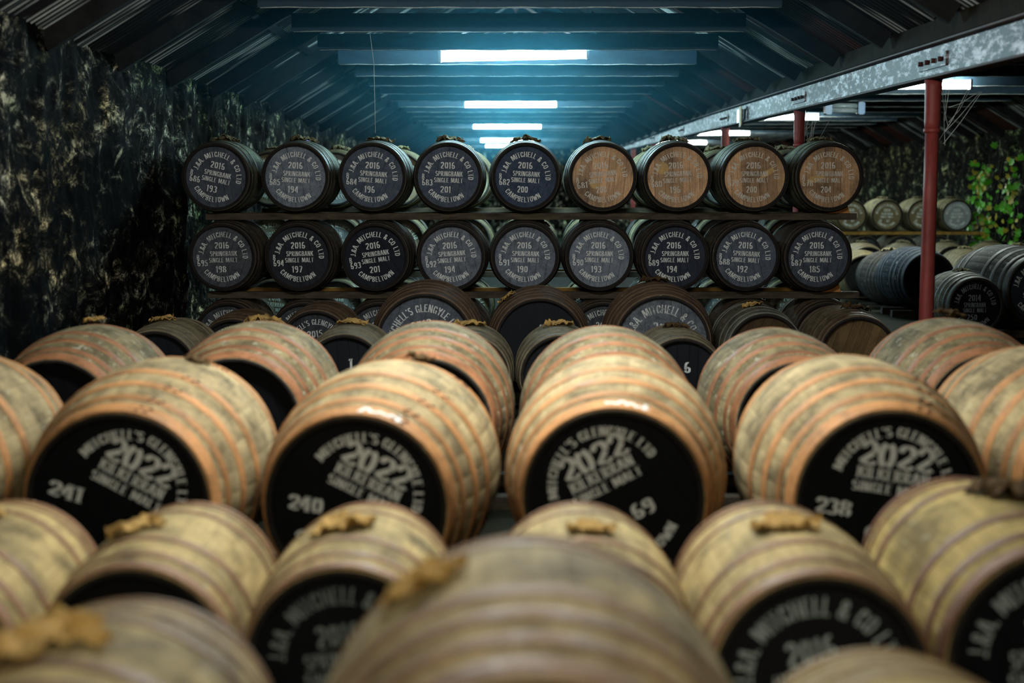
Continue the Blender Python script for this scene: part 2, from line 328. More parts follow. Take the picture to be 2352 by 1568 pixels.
class Ink:
    def __init__(s): s.v = []; s.f = []
    def stroke(s, pts, tr, wt, wn):
        n = len(pts)
        if n < 2: return
        base = len(s.v)
        for i, (x, y) in enumerate(pts):
            ax, ay = pts[max(i-1, 0)]; bx, by = pts[min(i+1, n-1)]
            dx, dy = bx-ax, by-ay; l = math.hypot(dx, dy) or 1
            dx /= l; dy /= l
            hw = 0.5*(wt*abs(dy) + wn*abs(dx))
            s.v.append(tr(x-dy*hw, y+dx*hw)); s.v.append(tr(x+dy*hw, y-dx*hw))
        for i in range(n-1):
            a = base+2*i; s.f.append((a, a+1, a+3, a+2))
    def ch(s, c, tr, style):
        wd, strokes = G[c]
        wt, wn = (0.135, 0.09) if style == 'sans' else (0.165, 0.075)
        if style == 'serif' and c == '2': strokes = SERIF2
        for p in strokes:
            s.stroke(p, tr, wt, wn)
            if style == 'serif' and len(p) == 2 and abs(p[0][0]-p[1][0]) < 0.02 and abs(p[0][1]-p[1][1]) > 0.5:
                for q in p:
                    yy = min(max(q[1], .035), .965)
                    s.stroke([(q[0]-.13, yy), (q[0]+.13, yy)], tr, wt, .06)
    def width(s, t, h, style, sp):
        k = 1.28 if style == 'serif' else 1.0
        return sum((0.3*h if c == ' ' else G[c][0]*h*k)+sp*h for c in t)-sp*h
    def line(s, t, cx, cy, h, style='sans', width=None, tilt=0.0, sp=0.09):
        k = 1.28 if style == 'serif' else 1.0
        W = s.width(t, h, style, sp); sx = (width/W) if width else 1.0
        ca, sa = math.cos(tilt), math.sin(tilt); x = -W*sx/2
        for c in t:
            if c == ' ': x += (0.3+sp)*h*sx; continue
            x0 = x
            def tr(gx, gy, x0=x0):
                px = x0 + gx*h*k*sx; py = (gy-.5)*h
                return (cx+px*ca-py*sa, cy+px*sa+py*ca)
            s.ch(c, tr, style); x += (G[c][0]*k+sp)*h*sx
    def arc(s, t, r, a0, a1, h, style='sans', bottom=False, sp=0.09, oy=0.0):
        """letters from angle a0 to a1 (degrees), baseline radius r (centre of letter)"""
        k = 1.28 if style == 'serif' else 1.0
        W = s.width(t, h, style, sp); x = 0.0; span = abs(R(a1-a0))*r; sx = span/W
        lx = min(sx, 1.15)
        for c in t:
            cw = 0.3*h if c == ' ' else G[c][0]*h*k
            mid = (x+cw/2)/W; ang = R(a0+(a1-a0)*mid); x += cw+sp*h
            if c == ' ': continue
            rot = ang-math.pi/2 if not bottom else ang+math.pi/2
            ca, sa = math.cos(rot), math.sin(rot); ox, oy_ = r*math.cos(ang), r*math.sin(ang)+oy
            def tr(gx, gy, ca=ca, sa=sa, ox=ox, oy=oy_, cw=cw):
                px = (gx*h*k-cw/2)*lx; py = (gy-.5)*h
                return (ox+px*ca-py*sa, oy+px*sa+py*ca)
            s.ch(c, tr, style)
    def mesh(s, name='lettering'):
        return mesh_of(name, [(x, 0, y) for x, y in s.v], s.f, M['ink'])
def text_rack(rh, letter, num, litres, numdy=0.0):
    k = Ink()
    k.arc('J.&A. MITCHELL & CO LTD', .73*rh, 171, -6, .17*rh)
    k.arc('CAMPBELTOWN', .74*rh, 217, 311, .17*rh, bottom=True)
    k.line('2016', -.03*rh, .37*rh, .21*rh, width=.47*rh)
    k.line('SPRINGBANK', .02*rh, .10*rh, .16*rh, width=.88*rh)
    k.line('SINGLE MALT', .0, -.11*rh, .15*rh, width=.93*rh)
    k.line(litres, -.08*rh, -.41*rh, .21*rh, width=.34*rh)
    k.line(letter, -.82*rh, -.01*rh, .17*rh)
    k.line(num, -.68*rh, -.2*rh+numdy, .2*rh, width=.34*rh)
    return k
def text_butt(rh, num='', wgt='', numtilt=0.0, numpos=(-.56, -.25), wpos=(.12, -.38), wtilt=0.0):
    k = Ink()
    k.arc("MITCHELL'S GLENGYLE LTD", .65*rh, 168, 6, .115*rh, 'serif', oy=.17*rh)
    k.line('2022', 0, .54*rh, .285*rh, 'serif', width=.84*rh, sp=.06)
    k.line('KILKERRAN', 0, .315*rh, .13*rh, 'serif', width=.82*rh, sp=.1)
    k.line('SINGLE MALT', 0, .155*rh, .11*rh, 'serif', width=.88*rh, sp=.1)
    if num: k.line(num, numpos[0]*rh, numpos[1]*rh, .18*rh, 'serif', tilt=numtilt, width=.41*rh, sp=.06)
    if wgt: k.line(wgt, wpos[0]*rh, wpos[1]*rh, .18*rh, 'serif', width=.14*rh*len(wgt), sp=.06)
    k.arc('CAMPBELTOWN', .76*rh, 229, 309, .125*rh, 'serif', bottom=True)
    return k
def text_glen(rh, year, num=''):
    k = Ink()
    k.arc("MITCHELL'S GLENGYLE LTD", .73*rh, 172, 5, .17*rh)
    k.line(year, 0, .36*rh, .21*rh, width=.47*rh)
    k.line('KILKERRAN', .02*rh, .10*rh, .16*rh, width=.8*rh); k.line('SINGLE MALT', 0, -.11*rh, .15*rh, width=.9*rh)
    k.line('70', -.45*rh, -.38*rh, .18*rh); k.line(num or '67', .1*rh, -.38*rh, .2*rh)
    k.arc('CAMPBELTOWN', .74*rh, 217, 318, .17*rh, bottom=True)
    return k
def text_mitch(rh, year='2016', brand='SPRINGBANK', lit=''):
    k = Ink()
    k.arc('J.&A. MITCHELL & CO LTD', .75*rh, 172, 2, .19*rh)
    k.line(year, -.02*rh, .30*rh, .25*rh, width=.5*rh)
    k.line(brand, 0, .03*rh, .18*rh, width=.88*rh); k.line('SINGLE MALT', 0, -.18*rh, .16*rh, width=.93*rh)
    if lit: k.line(lit, -.1*rh, -.45*rh, .22*rh, width=.4*rh)
    k.arc('CAMPBELTOWN', .75*rh, 217, 318, .17*rh, bottom=True)
    return k

def _one(t, rh):
    k = Ink(); k.line(t, .15*rh, .3*rh, .28*rh, 'serif'); return k
# ------------------------------------------------------------------ casks
TYPES = dict(
    barrel=dict(Rb=.33, Rh=.298, L=.90, N=24, hoops=[(.005, .045), (.10, .032), (.245, .036), (.62-.0, .036), (.768, .032), (.85, .045)]),
    hogshead=dict(Rb=.38, Rh=.325, L=.92, N=26, hoops=[(.005, .05), (.10, .035), (.20, .04), (.30, .04), (.58, .04), (.68, .04), (.785, .035), (.865, .05)]),
    butt=dict(Rb=.465, Rh=.352, L=1.32, N=30, hoops=[(.005, .065), (.105, .04), (.235, .05), (.40, .055), (.865, .055), (1.035, .05), (1.175, .04), (1.25, .065)]),
    puncheon=dict(Rb=.455, Rh=.385, L=.98, N=30, hoops=[(.005, .06), (.10, .04), (.19, .045), (.29, .045), (.645, .045), (.745, .045), (.84, .04), (.915, .06)]),
)
CACHE = {}
def prof(T, y):
    t = TYPES[T]; s = (y/t['L']-.5)*2
    return t['Rb'] - (t['Rb']-t['Rh'])*abs(s)**2.05
def stave_vf(T, a0, a1, na=2, nl=12, groove=True):
    t = TYPES[T]; L = t['L']; th = .030; vs, fs = [], []
    ys = [L*i/nl for i in range(nl+1)]
    cols = [a0+(a1-a0)*q for q in ([0, .06, .5, .94, 1] if na == 2 else [0, .5, 1])]
    drop = [.0016, 0, 0, 0, .0016] if na == 2 else [.0015, 0, .0015]
    nc = len(cols)
    for y in ys:
        e = min(y, L-y); ch = .006 if e < 1e-6 else 0
        for a, d in zip(cols, drop):
            r = prof(T, y)-d-ch; vs.append((r*math.sin(a), y, r*math.cos(a)))
    for i in range(nl):
        for j in range(nc-1):
            fs.append((i*nc+j, i*nc+j+1, (i+1)*nc+j+1, (i+1)*nc+j))
    for (yi, yy, y2, flip) in ((0, 0.0, .055, False), (nl, L, L-.055, True)):
        b = len(vs)
        for a in cols:
            r = prof(T, yy)-th; vs.append((r*math.sin(a), yy, r*math.cos(a)))
        for a in cols:
            r = prof(T, y2)-th-.004; vs.append((r*math.sin(a), y2, r*math.cos(a)))
        for j in range(nc-1):
            o = yi*nc+j
            q1 = (o, b+j, b+j+1, o+1); q2 = (b+j, b+nc+j, b+nc+j+1, b+j+1)
            fs.append(q1 if not flip else q1[::-1]); fs.append(q2 if not flip else q2[::-1])
    return vs, fs
def get(key, fn):
    if key not in CACHE: CACHE[key] = fn()
    return CACHE[key]
def ends_dark(me, T):
    me.materials.append(M['endgrain']); L = TYPES[T]['L']
    for p in me.polygons:
        if abs(p.normal.y) > .8 or (min(p.center.y, L-p.center.y) < .05 and math.hypot(p.center.x, p.center.z) < prof(T, max(0, min(L, p.center.y)))-.012): p.material_index = 1
    return me
def stave_mesh(T):
    N = TYPES[T]['N']; h = math.pi/N*.996
    v, f = stave_vf(T, -h, h); return ends_dark(mesh_of('stave', v, f, M['stave'], True), T)
def staves_mesh(T):
    N = TYPES[T]['N']; vs, fs = [], []
    for i in range(N):
        a = 2*math.pi*i/N; h = math.pi/N*.992
        v, f = stave_vf(T, a-h, a+h, 1, 8); b = len(vs)
        vs += v; fs += [tuple(q+b for q in ff) for ff in f]
    return ends_dark(mesh_of('staves', vs, fs, M['stave'], True), T)
def hoop_mesh(T, y0, wd):
    n = 56; t = .0035; vs, fs = [], []
    e = .0025
    sec = [(y0, prof(T, y0)-.004), (y0, prof(T, y0)+t-e*.3), (y0+e, prof(T, y0)+t), (y0+wd-e, prof(T, y0+wd)+t), (y0+wd, prof(T, y0+wd)+t-e*.3), (y0+wd, prof(T, y0+wd)-.004)]
    m = len(sec)
    for i in range(n):
        a = 2*math.pi*i/n
        for y, r in sec: vs.append((r*math.sin(a), y, r*math.cos(a)))
    for i in range(n):
        j = (i+1) % n
        for k in range(m-1): fs.append((i*m+k, j*m+k, j*m+k+1, i*m+k+1))
    return mesh_of('hoop', vs, fs, M['hoop'], True)
def disc_mesh(r, mat, n=48, name='disc'):
    vs = [(r*math.cos(2*math.pi*i/n), 0, r*math.sin(2*math.pi*i/n)) for i in range(n)]
    vs += [(x, .012, z) for x, _, z in vs]
    fs = [tuple(range(n-1, -1, -1))[::-1], tuple(range(n, 2*n))[::-1]] + [(i, i+n, (i+1) % n+n, (i+1) % n) for i in range(n)]
    return mesh_of(name, vs, fs, mat)
def head_r(T): return TYPES[T]['Rh']-.027
def board_mesh(T, i, nb, mat):
    r = head_r(T)+.002; wds = [1.0, 1.25, .9, 1.15, .85, 1.2, 1.0][:nb]; tot = sum(wds)
    x0 = -r+2*r*sum(wds[:i])/tot; x1 = -r+2*r*sum(wds[:i+1])/tot
    g = .0012; a = x0+(g if i else 0); b = x1-(g if i < nb-1 else 0)
    n = 7; xs = [a+(b-a)*k/n for k in range(n+1)]
    hz = lambda x: math.sqrt(max(r*r-x*x, 1e-6))
    pr = .0008*((i*37) % 3)
    up = [(x, -.010-pr, hz(x)) for x in xs]; dn = [(x, -.010-pr, -hz(x)) for x in xs]
    vs = up+dn+[(x, 0, z) for x, _, z in up]+[(x, 0, z) for x, _, z in dn]; m = n+1; fs = []
    for k in range(n):
        fs.append((k, m+k, m+k+1, k+1))
        fs.append((k, k+1, 2*m+k+1, 2*m+k)); fs.append((m+k, 3*m+k, 3*m+k+1, m+k+1))
    fs.append((0, 2*m, 3*m, m)); fs.append((n, m+n, 3*m+n, 2*m+n))
    return mesh_of('head_board', vs, fs, mat)
def cloth_mesh(seed, T, size=1.0, mat='cloth'):
    rr = random.Random(seed); nx, ny = 16, 14; sx, sy = .13*size, .09*size
    Rb = TYPES[T]['Rb']; bm = bmesh.new(); grid = []
    for j in range(ny+1):
        row = []
        for i in range(nx+1):
            u = i/nx*2-1; v = j/ny*2-1
            p = Vector((u*2.2+seed*3.1, v*2.2, seed*1.7))
            k = 1+.28*mnoise.noise(p*1.1+Vector((9, 0, 0)))
            x = u*sx*k*math.sqrt(1-v*v*.35); y = v*sy*k*math.sqrt(1-u*u*.35)
            d = math.sqrt(u*u+v*v)
            crump = abs(mnoise.noise(p*1.0))*.065*size + abs(mnoise.noise(p*2.4))*.022*size
            z = math.sqrt(Rb*Rb-x*x)-Rb + .006 + crump*(0.5+.6*min(d, 1.2)) + .02*size*max(0, 1-d*1.6)
            row.append(bm.verts.new((x, y, z)))
        grid.append(row)
    for j in range(ny):
        for i in range(nx):
            u = (i+.5)/nx*2-1; v = (j+.5)/ny*2-1
            lim = 1.08+.34*mnoise.noise(Vector((math.atan2(v, u)*1.6, seed*2.3, 0.5)))
            if math.hypot(u, v) < lim:
                bm.faces.new((grid[j][i], grid[j][i+1], grid[j+1][i+1], grid[j+1][i]))
    loose = [v for v in bm.verts if not v.link_faces]; bmesh.ops.delete(bm, geom=loose, context='VERTS')
    bm.verts.index_update(); n = len(bm.verts)
    vs = [tuple(v.co) for v in bm.verts]; vs += [(x, y, z-.006) for x, y, z in vs]
    fs = [tuple(v.index for v in f.verts) for f in bm.faces]; fs += [tuple(q+n for q in f[::-1]) for f in fs]
    for e in bm.edges:
        if len(e.link_faces) == 1:
            a, c = e.verts[0].index, e.verts[1].index; fs.append((a, c, c+n, a+n))
    bm.free()
    return mesh_of('bung_cloth', vs, fs, M[mat], True)
def bung_mesh(T):
    n = 14; r = .03; vs = [(r*math.cos(2*math.pi*i/n), r*math.sin(2*math.pi*i/n), z) for z in (-.006, .012) for i in range(n)]
    fs = [tuple(range(n, 2*n))]+[(i, (i+1) % n, (i+1) % n+n, i+n) for i in range(n)]
    return mesh_of('bung', vs, fs, M['clothdark'])
def rivet_mesh():
    vs, fs = [], []
    n = 8
    for (z, r) in ((0, .008), (.003, .0065), (.0045, .003)):
        vs += [(r*math.cos(2*math.pi*i/n), r*math.sin(2*math.pi*i/n), z) for i in range(n)]
    for k in range(2): fs += [(k*n+i, k*n+(i+1) % n, (k+1)*n+(i+1) % n, (k+1)*n+i) for i in range(n)]
    fs.append(tuple(range(2*n, 3*n)))
    return mesh_of('rivet', vs, fs, M['rust'], True)

def cask(label, X, Y, base, T='barrel', d=None, yaw=0.0, wood=(150, 125, 85), hoop=(150, 105, 65), headcol=(24, 26, 30), dust=0.0,
         bare=False, text=None, roll=0.0, ink=(205, 208, 206), wear=0.35, cloth=('cloth', 1.0, 0.0), bungroll=0.0, single=True, group=None, boards=True, rivets=None, boardroll=None, hshade=None, fleck=.35):
    """a cask lying along Y; (X, Y) is the middle of its length, base the height of its lowest point"""
    t = TYPES[T]; s = 1.0 if d is None else d/(2*t['Rb'])
    root = empty('cask', (X, Y, base), (0, 0, yaw)); root.scale = (s, s, s)
    tag(root, label, 'cask', group)
    o = (0, -t['L']/2, t['Rb']); wc = (*srgb(*wood)[:3], fleck); hc = srgb(*hoop)
    spin = rnd.uniform(0, 6.28)
    if single:
        me = get(('stave', T), lambda: stave_mesh(T))
        for i in range(t['N']): link('stave', me, root, o, (0, spin+2*math.pi*i/t['N'], 0), wc)
    else:
        link('staves', get(('staves', T), lambda: staves_mesh(T)), root, o, (0, spin, 0), wc)
    for i, (y0, wd) in enumerate(t['hoops']):
        hcol = hc if hshade is None else tuple(c*hshade[i % len(hshade)] for c in hc[:3])+(1,)
        ho = link('hoop', get(('hoop', T, i), lambda: hoop_mesh(T, y0, wd)), root, o, (0, 0, 0), hcol)
        if rivets is not None and i < len(t['hoops'])//2+1:
            for k, (da, fy) in enumerate(((-.045, .3), (-.015, .7), (.05, .3), (.085, .7))):
                a = rivets+da+i*.05; y = y0+wd*fy; r = prof(T, y)+.0035
                link('rivet', get('rivet', rivet_mesh), ho, (r*math.sin(a), y, r*math.cos(a)), (0, a, 0))
    r = head_r(T); hcol = (*srgb(*headcol)[:3], dust)
    hm = 'headwood' if bare else 'head'
    head = link('head', get(('disc', T), lambda: disc_mesh(r-.002, M['dark'])), root, (0, -t['L']/2+.047, t['Rb']))
    br = boardroll if boardroll is not None else roll+rnd.uniform(-.5, .5)
    if boards:
        nb = 7
        for i in range(nb):
            link('head_board', get(('board', T, i, hm), lambda: board_mesh(T, i, nb, M[hm])), head, (0, 0, 0), (0, br, 0), hcol)
    else:
        link('head_board', get(('plainhead', T, hm), lambda: disc_mesh(r, M[hm])), head, (0, -.0125, 0), (0, 0, 0), hcol)
    if text is not None:
        link('lettering', text(r).mesh(), head, (0, -.0145, 0), (0, roll, 0), (*srgb(*ink)[:3], wear))
    link('rear_head', get(('disc2', T), lambda: disc_mesh(r, M['dark'])), root, (0, t['L']/2-.05, t['Rb']))
    if cloth:
        mt, cs, cy = cloth
        seed = rnd.randint(1, 5)
        bo = link('bung', get(('bung', T), lambda: bung_mesh(T)), root, (t['Rb']*math.sin(bungroll), cy, t['Rb']+t['Rb']*math.cos(bungroll)), (0, bungroll, 0))
        link('bung_cloth', get(('cloth', seed, T, cs, mt), lambda: cloth_mesh(seed, T, cs, mt)), bo, (0, 0, 0), (0, 0, rnd.uniform(-.4, .4)))
    return root
def crest(T, d, base, D):
    """smallest depression angle over the crest of a cask whose middle is at distance D"""
    t = TYPES[T]; k = d/(2*t['Rb']); best = 9
    for i in range(25):
        y = t['L']*i/24; zz = base+d/2+prof(T, y)*k
        best = min(best, math.atan((H-zz)/(D+(y-t['L']/2)*k)))
    return best
def Dof(ytop, d, base=.05, T='barrel'):
    a = PITCH+math.atan((ytop-784)/F); lo, hi = 1.5, 12.0
    for _ in range(40):
        m = (lo+hi)/2
        if crest(T, d, base, m) > a: lo = m
        else: hi = m
    return lo
def floor_cask(label, px, ytop, d, T, D=None, base=.05, **kw):
    D = D if D is not None else Dof(ytop, d, base, T)
    if 'fit' in kw:
        kw.pop('fit'); base = max(.03, H-d-D*math.tan(PITCH+math.atan((ytop-784)/F)))
    X = (px-1176)/F*opt_depth(D, base+d/2)
    c = cask(label, X, D, base, T, d, **kw)
    rows.append((X, D, base, d, T)); return c
rows = []

# ------------------------------------------------------------------ structure
fl = tag(link('floor', box_mesh('floor', -4, 10, -5, 56, -.2, 0, M['floor'])), kind='structure')
def rough_wall(name, x, y0, y1, z1, thick, side, res=.045, amp=.07, mat='wall'):
    ys = []; y = y0
    while y < y1:
        ys.append(y); y += res if 6 < y < 18 else (res*2.4 if y < 30 else res*7)
    ys.append(y1); nz = int(z1/.05); zs = [z1*i/nz for i in range(nz+1)]
    vs, fs = [], []
    for y in ys:
        for z in zs:
            p = Vector((x*.3, y, z*.6))
            dsp = amp*(mnoise.noise(p*1.7)*.9+mnoise.noise(p*5.1)*.45+mnoise.noise(p*13)*.2)
            vs.append((x+side*dsp, y, z))
    m = len(zs)
    for i in range(len(ys)-1):
        for j in range(m-1):
            q = (i*m+j, i*m+j+1, (i+1)*m+j+1, (i+1)*m+j); fs.append(q if side < 0 else q[::-1])
    b = len(vs); xo = x-side*thick
    vs += [(xo, y0, 0), (xo, y1, 0), (xo, y1, z1), (xo, y0, z1)]
    fs.append((b, b+1, b+2, b+3))
    vs += [(x, y0, z1), (x, y1, z1)]; fs.append((b+3, b+2, b+5, b+4))
    me = mesh_of(name, vs, fs, M[mat], True)
    return tag(link(name, me), kind='structure')
rough_wall('wall_left', -3.06, -5, 52, 2.74, .5, 1)
rough_wall('wall_right', 9.05, -5, 52, 2.74, .5, -1, .06, .1, 'wallgreen')
tag(link('wall_back', box_mesh('wall_back', -3.4, 9.4, 52, 52.4, 0, 4.6, M['wall'])), kind='structure')

ceiling = tag(empty('ceiling', (0, 0, 0)), kind='structure')
SL = .60; SA = math.atan(SL); TIE = H+1.38
def sheet_mesh(length, wid, mat):
    """corrugated sheet lying in local XZ slope: u along slope (X), v along Y"""
    n = max(8, int(wid/.076*6)); vs, fs = [], []
    for i in range(n+1):
        v = wid*i/n; z = .012*math.cos(2*math.pi*v/.09)
        vs += [(0, v, z), (length, v, z)]
    for i in range(n): fs.append((2*i, 2*i+1, 2*i+3, 2*i+2))
    return mesh_of('corrugated_sheet', vs, fs, mat, True)
def beam_mesh(name, x0, x1, hgt, thk, mat):
    return box_mesh(name, x0, x1, -thk/2, thk/2, 0, hgt, mat)
def bay(cx, hwr, hwl):
    ridge = TIE+.29+1.80*SL            # underside of rafters at the ridge
    sls = {1: hwr/math.cos(SA), -1: hwl/math.cos(SA)}
    rafs = {g: beam_mesh('rafter', 0, sls[g], .15, .065, M['rafter']) for g in (1, -1)}; tie = beam_mesh('tie_beam', -2.02, 2.02, .16, .06, M['beam'])
    dusty = tube_mesh('dusty_edge', [(-2+.2*i, .004*((i*7) % 3-1), .003*((i*5) % 3-1)) for i in range(21)], .0035, M['dustedge'], 5)
    strut = box_mesh('strut', -.02, .02, -.02, .02, 0, .26, M['plate'])
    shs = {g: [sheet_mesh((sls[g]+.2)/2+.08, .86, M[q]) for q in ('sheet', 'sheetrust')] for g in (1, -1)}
    for k in range(-9, 25):
        y = 11.2+1.7*k
        if y > 51: break
        tb = link('tie_beam', tie, ceiling, (cx, y, TIE))
        link('dusty_edge', dusty, tb, (0, -.03, 0))
        if cx < 1: link('strut', strut, ceiling, (2.87, y+.3, 2.70+(y-8.3)*.0075+.13))
        for sgn in (1, -1):
            sl = sls[sgn]+.2; sh = shs[sgn]
            link('rafter', rafs[sgn], ceiling, (cx, y+.07*sgn*0, ridge), (0, SA, 0) if sgn > 0 else (0, SA, math.pi))
            for h in range(2):
                for part in range(2):
                    rusty = rnd.random() < (.45 if sgn > 0 else .12)
                    L0 = sl/2*part
                    px = cx+sgn*math.cos(SA)*L0; pz = ridge+.175-math.sin(SA)*L0+.012*part*-1
                    py = y+.85*h
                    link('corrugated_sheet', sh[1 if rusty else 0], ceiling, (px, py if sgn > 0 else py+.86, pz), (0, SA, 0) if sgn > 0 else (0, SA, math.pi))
    for sgn in (-1, 1):
        for q in (.35, .75):
            L0 = sls[sgn]*q; x = cx+sgn*math.cos(SA)*L0; z = ridge+.15-math.sin(SA)*L0
            pm = box_mesh('purlin', -.03, .03, -5, 52, -.05, .0, M['rafter'])
            link('purlin', pm, ceiling, (x, 0, z+.02), (0, sgn*SA, 0))
bay(.06, 2.80, 3.10); bay(5.98, 3.05, 2.80)

hz = tag(link('glow_haze', box_mesh('glow_haze', -2.6, 2.6, 9.0, 40.0, 2.3, 4.4, mat_glow_haze(GLOW_HAZE))), 'faint bluish veil added under the roof for the lens glow around the lamps', 'glow_haze', kind='stuff')  # tinted scatter volume, added to imitate the lens glow round the lamps
# ------------------------------------------------------------------ valley girder and columns
BX = 3.0; SLOPE = .0075
gz = lambda y: H+.75+(y-8.3)*SLOPE
g0 = tag(empty('steel_girder', (BX, 6, gz(6))), 'long iron I-beam with peeling white paint running above the red columns', 'girder')
rotx = math.atan(SLOPE); GL = 45.5
link('web', box_mesh('web', -.008, .008, 0, GL, .018, .232, M['girder']), g0, (0, 0, 0), (rotx, 0, 0))
link('flange', box_mesh('flange', -.07, .07, 0, GL, 0, .018, M['rustbrown'], .004), g0, (0, 0, 0), (rotx, 0, 0))
link('flange', box_mesh('flange', -.07, .07, 0, GL, .232, .25, M['rustbrown'], .004), g0, (0, 0, 0), (rotx, 0, 0))
fp = box_mesh('splice_plate', -.022, -.008, -.34, .34, .075, .175, M['girder'])
colY = [10.26, 15.0, 20.2, 25.3, 30.4, 35.5]
bolt = get('boltm', lambda: tube_mesh('bolt', [(-.045, 0, 0), (-.018, 0, 0)], .019, M['rust'], 6))
for y in colY:
    o = link('splice_plate', fp, g0, (0, y-6, (y-6)*SLOPE), (rotx, 0, 0))
    for q in (-.24, -.08, .08, .24): link('bolt', bolt, o, (0, q, .125))
tag(link('valley_timber', box_mesh('valley_timber', -.09, .09, 0, GL, 0, .14, M['plate']), None, (BX+.02, 6, gz(6)+.252), (rotx, 0, 0)), 'rough brown timber plate lying along the top of the iron girder', 'timber')
names = ['nearest and widest', 'second from the camera, rising behind the top tier end cask', 'third from the camera', 'fourth from the camera', 'fifth from the camera', 'farthest']
def column(y, lab):
    top = gz(y)
    c = tag(empty('iron_column', (BX, y, 0)), lab, 'column')
    link('shaft', tube_mesh('shaft', [(0, 0, 0), (0, 0, .6), (0, 0, 1.6), (0, 0, top-.36)], .056, M['redpaint'], 24, .047), c)
    link('capital', tube_mesh('capital', [(0, 0, top-.36), (0, 0, top-.3), (0, 0, top-.06), (0, 0, top-.001)], .052, M['redpaint'], 24, .062), c)
    link('collar', tube_mesh('collar', [(0, 0, top-.375), (0, 0, top-.345)], .06, M['redpaint'], 24), c)
for y, n in zip(colY, names): column(y, 'round red painted iron column, '+n)

# ------------------------------------------------------------------ lamps
def lamp(x, y, z, mat, label, tilt=0.0, length=1.54, group=None):
    r = tag(empty('fluorescent_lamp', (x, y, z), (0, -tilt, 0)), label, 'lamp', group)
    hl = length/2
    link('housing', box_mesh('housing', -hl, hl, -.028, .028, .045, .085, M['housing'], .008), r)
    n = 12; vs = []; fs = []
    for xx in (-hl+.03, hl-.03):
        for i in range(n): a = math.pi*2*i/n; vs.append((xx, .05*math.cos(a), .036*math.sin(a)))
    fs = [(i, (i+1) % n, (i+1) % n+n, i+n) for i in range(n)]
    link('diffuser', mesh_of('diffuser', vs, fs, mat, True), r)
    cap = box_mesh('end_cap', -.016, .016, -.054, .054, -.042, .092, M['housing'], .006)
    link('end_cap', cap, r, (-hl+.016, 0, 0)); link('end_cap', cap, r, (hl-.016, 0, 0))
    for xx in (-hl*.7, hl*.7):
        link('hanger', tube_mesh('hanger', [(xx, 0, .09), (xx, 0, max(TIE-z+.0, .1)+.04)], .005, M['dark'], 6), r)
def lampat(px, py, D, mat, label, **k):
    p = at(px, py, D); lamp(p.x, p.y, p.z, mat, label, **k)
lampat(1180, 130, 14.75, M['glowfar'], 'largest lit fluorescent lamp, hung under the tie beams above the rack', tilt=R(1.2))
lampat(1173, 241, 23.4, M['glowfar'], 'lit fluorescent lamp second from the front over the middle aisle')
lampat(1165, 291, 31.8, M['glowfar'], 'lit fluorescent lamp third from the front over the middle aisle')
lampat(1165, 323, 40.6, M['glowfar'], 'lit fluorescent lamp just above the fourth and fifth top tier casks')
lampat(1168, 335, 47.0, M['glowfar'], 'lowest lit fluorescent lamp, partly hidden behind the fifth top tier cask')
lamp(.0, 6.1, 2.96, M['glownear'], 'fluorescent lamp over the big tan casks in front of the rack')
lamp(.0, -1.4, 3.06, M['glowwarm'], 'fluorescent lamp over the nearest tan casks')
lampat(2100, 198, 19.4, M['glowbay'], 'lit fluorescent lamp behind the nearest red column in the far bay')
lampat(1790, 270, 27.6, M['glowbay'], 'lit fluorescent lamp behind the second red column in the far bay')
lampat(1652, 306, 35.6, M['glowbay'], 'lit fluorescent lamp behind the third red column in the far bay')
lampat(1565, 328, 43.1, M['glowbay'], 'small lit fluorescent lamp beside the seventh top tier cask')
# unlit fitting with blue ends
p = at(1939, 248, 22.0)
u = tag(empty('bulkhead_lamp', (p.x, p.y, p.z)), 'unlit clear bulkhead lamp with blue end caps under the white girder', 'lamp')
link('tube', tube_mesh('tube', [(-.24, 0, .03), (.24, 0, .03)], .035, M['greyplastic'], 12), u)
link('tube', tube_mesh('tube', [(-.24, 0, -.045), (.24, 0, -.045)], .03, M['greyplastic'], 12), u)
for sx in (-1, 1):
    link('end_cap', box_mesh('end_cap', -.05, .05, -.08, .08, -.1, .09, M['blue'], .02), u, (sx*.25, 0, 0))
link('back_plate', box_mesh('back_plate', -.24, .24, .05, .075, -.07, .07, M['greyplastic'], .01), u)
link('hanger', tube_mesh('hanger', [(0, .06, .07), (0, .06, 1.2)], .006, M['dark'], 6), u)

# ------------------------------------------------------------------ rack: rails, wedges, casks
def rail(x0, x1, y, z0, z1, mat, lab, wid=.10, group=None, wob=.006):
    n = 24; vs, fs = [], []
    for i in range(n+1):
        x = x0+(x1-x0)*i/n; a = wob*mnoise.noise(Vector((x*1.3, y, z0))); b = wob*mnoise.noise(Vector((x*1.9, y, z1+5)))
        vs += [(x, y-wid/2+b, z0+a), (x, y+wid/2, z0+a), (x, y+wid/2, z1), (x, y-wid/2+b*.5, z1)]
    for i in range(n):
        for k in range(4): fs.append((4*i+k, 4*i+(k+1) % 4, 4*i+4+(k+1) % 4, 4*i+4+k))
    fs += [(0, 3, 2, 1), (4*n, 4*n+1, 4*n+2, 4*n+3)]
    return tag(link('rail', mesh_of('rail', vs, [f[::-1] for f in fs], mat)), lab, 'rail', group)
RF = 12.52; ZT, ZM, ZB = 1.795, 1.096, .397
rr_ = .3205
for nm, za, zb in (('upper', ZT, ZM), ('lower', ZM, ZB)):
    z1 = za-rr_; z0 = zb+rr_
    rail(-2.72, 3.06 if nm == 'upper' else 3.10, RF+.20, z0, z1, M['rail'], nm+' front rail of blackened timber across the rack of stencilled casks')
    rail(-2.70, 3.02, RF+.70, z0, z1, M['rail'] if nm == 'upper' else M['railpale'], nm+' rear rail of the rack of stencilled casks', wob=.003)
rail(-2.75, 3.0, RF+.20, 0, ZB-rr_, M['rail'], 'floor rail under the front of the bottom tier of the rack')
